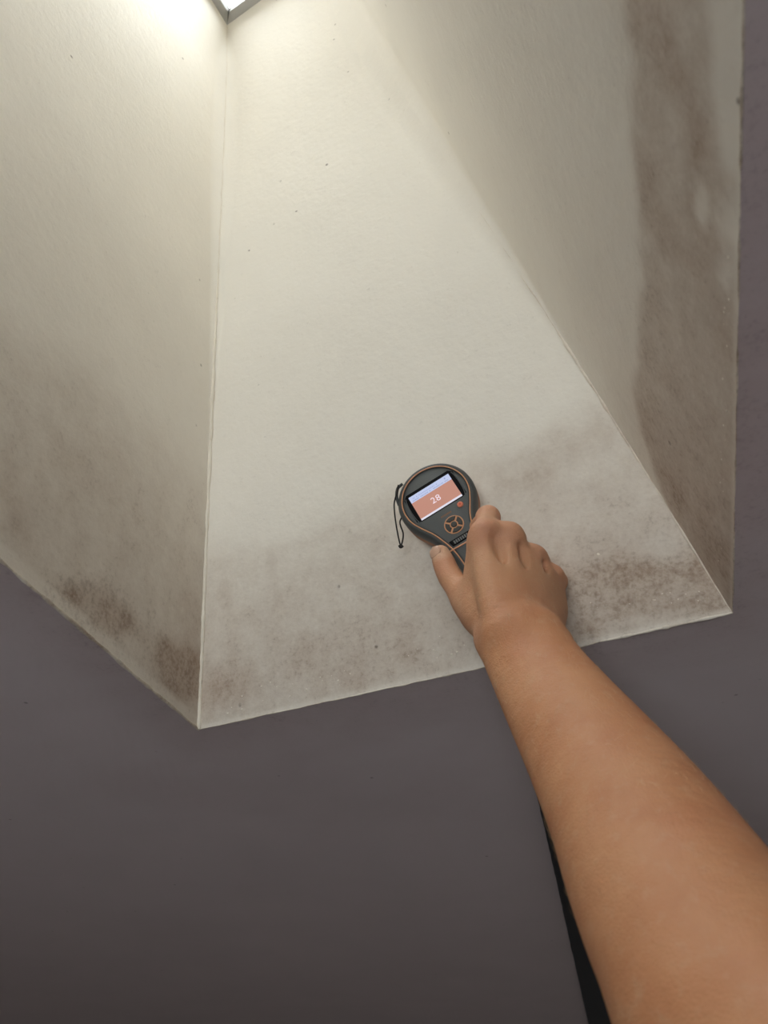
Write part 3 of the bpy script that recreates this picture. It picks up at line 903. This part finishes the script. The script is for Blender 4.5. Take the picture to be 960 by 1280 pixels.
# thumb nail: curved plate on the outer side of the thumb tip
nn = cp(545.5, 688, .6478); axn = cp(551, 693, .656) - cp(562, 720, .640); axn /= np.linalg.norm(axn)
out = np.array([-.62, -.18, -.76]); out -= axn * out.dot(axn); out /= np.linalg.norm(out); sd = np.cross(axn, out)
cen = cp(551.5, 695, .6555)
vs, f = [], []
nu_, nv_ = 9, 9
for i in range(nu_):
    for j in range(nv_):
        a = (i / (nu_ - 1) - .5) * 1.35; l = (j / (nv_ - 1) - .5) * 2
        lw = math.sqrt(max(0, 1 - abs(l) ** 3.2)) * .9 + .1; rr = .0096 - .0014 * max(0, l) ** 2
        vs.append(cen + axn * (.0055 * l + .0015) + (out * math.cos(a * lw) + sd * math.sin(a * lw)) * rr)
f = [(i * nv_ + j, (i + 1) * nv_ + j, (i + 1) * nv_ + j + 1, i * nv_ + j + 1) for i in range(nu_ - 1) for j in range(nv_ - 1)]
nail = pmesh('thumb_nail', [(R @ q) + CAM - w(shoulder) for q in vs], f, person, mat('nail', (.56, .34, .24), .35))
md = nail.modifiers.new('thickness', 'SOLIDIFY'); md.thickness = .0005; md.offset = 0

# fine pale hairs on forearm and the back of the hand
me = arm.data; me.update()
nrm = np.zeros(len(V_) * 3, np.float32); me.vertices.foreach_get('normal', nrm); nrm = nrm.reshape(-1, 3)
toc = -((Wv + w(shoulder)) - CAM); toc /= np.linalg.norm(toc, axis=1)[:, None]
face_on = (nrm * toc).sum(1) > -.1
cand = np.where(face_on & (V_[:, 2] > .36) & (V_[:, 2] < .60) & (V_[:, 1] > .03))[0]
pick = rng.choice(cand, 420, replace=False)
dirn = R @ np.array([-.25, -.9, .35])
vs, f = [], []
for q in pick:
    nq = nrm[q]; t_ = dirn + rng.normal(0, .45, 3); t_ -= nq * t_.dot(nq); t_ /= np.linalg.norm(t_); s_ = np.cross(nq, t_)
    L = random.uniform(.004, .009); b0 = len(vs); p0 = Wv[q] - nq * .0004; cv = random.uniform(-.3, .3)
    for k in range(5):
        u_ = k / 4; c_p = p0 + t_ * L * u_ + nq * (.0014 * math.sin(u_ * 2.4)) + s_ * cv * L * u_ * u_; wd = .00007 * (1 - .8 * u_)
        vs += [c_p + s_ * wd, c_p - s_ * wd, c_p + nq * wd * 1.6]
    for k in range(4):
        for m_ in range(3):
            f.append((b0 + 3 * k + m_, b0 + 3 * k + (m_ + 1) % 3, b0 + 3 * k + 3 + (m_ + 1) % 3, b0 + 3 * k + 3 + m_))
hr = pmesh('arm_hair', vs, f, person, mat('fair_hair', (.55, .36, .20), .35), False); hr['kind'] = 'stuff'

# short sleeve around the upper arm
M_tee = mat('navy_cotton', (.02, .022, .035), .9)
ax_ = shoulder - elbow; L_ = np.linalg.norm(ax_); ax_ /= L_; a1 = np.cross(ax_, [0, 0, 1.]); a1 /= np.linalg.norm(a1); a2 = np.cross(ax_, a1)
vs, f = [], []; prof = [(.60, .0555), (.598, .062), (.66, .064), (.8, .067), (.95, .071), (1.08, .074), (1.2, .068), (1.28, .045), (1.30, .001)]
for t, r in prof:
    for s_ in range(40):
        g = s_ * math.pi / 20; q = r + .002 * math.sin(3 * g + t * 9); vs.append((R @ (elbow + ax_ * L_ * t + q * (math.cos(g) * a1 + math.sin(g) * a2))) + CAM - w(shoulder))
f = [(l * 40 + i, l * 40 + (i + 1) % 40, (l + 1) * 40 + (i + 1) % 40, (l + 1) * 40 + i) for l in range(len(prof) - 1) for i in range(40)]
pmesh('sleeve', vs, f, person, M_tee)
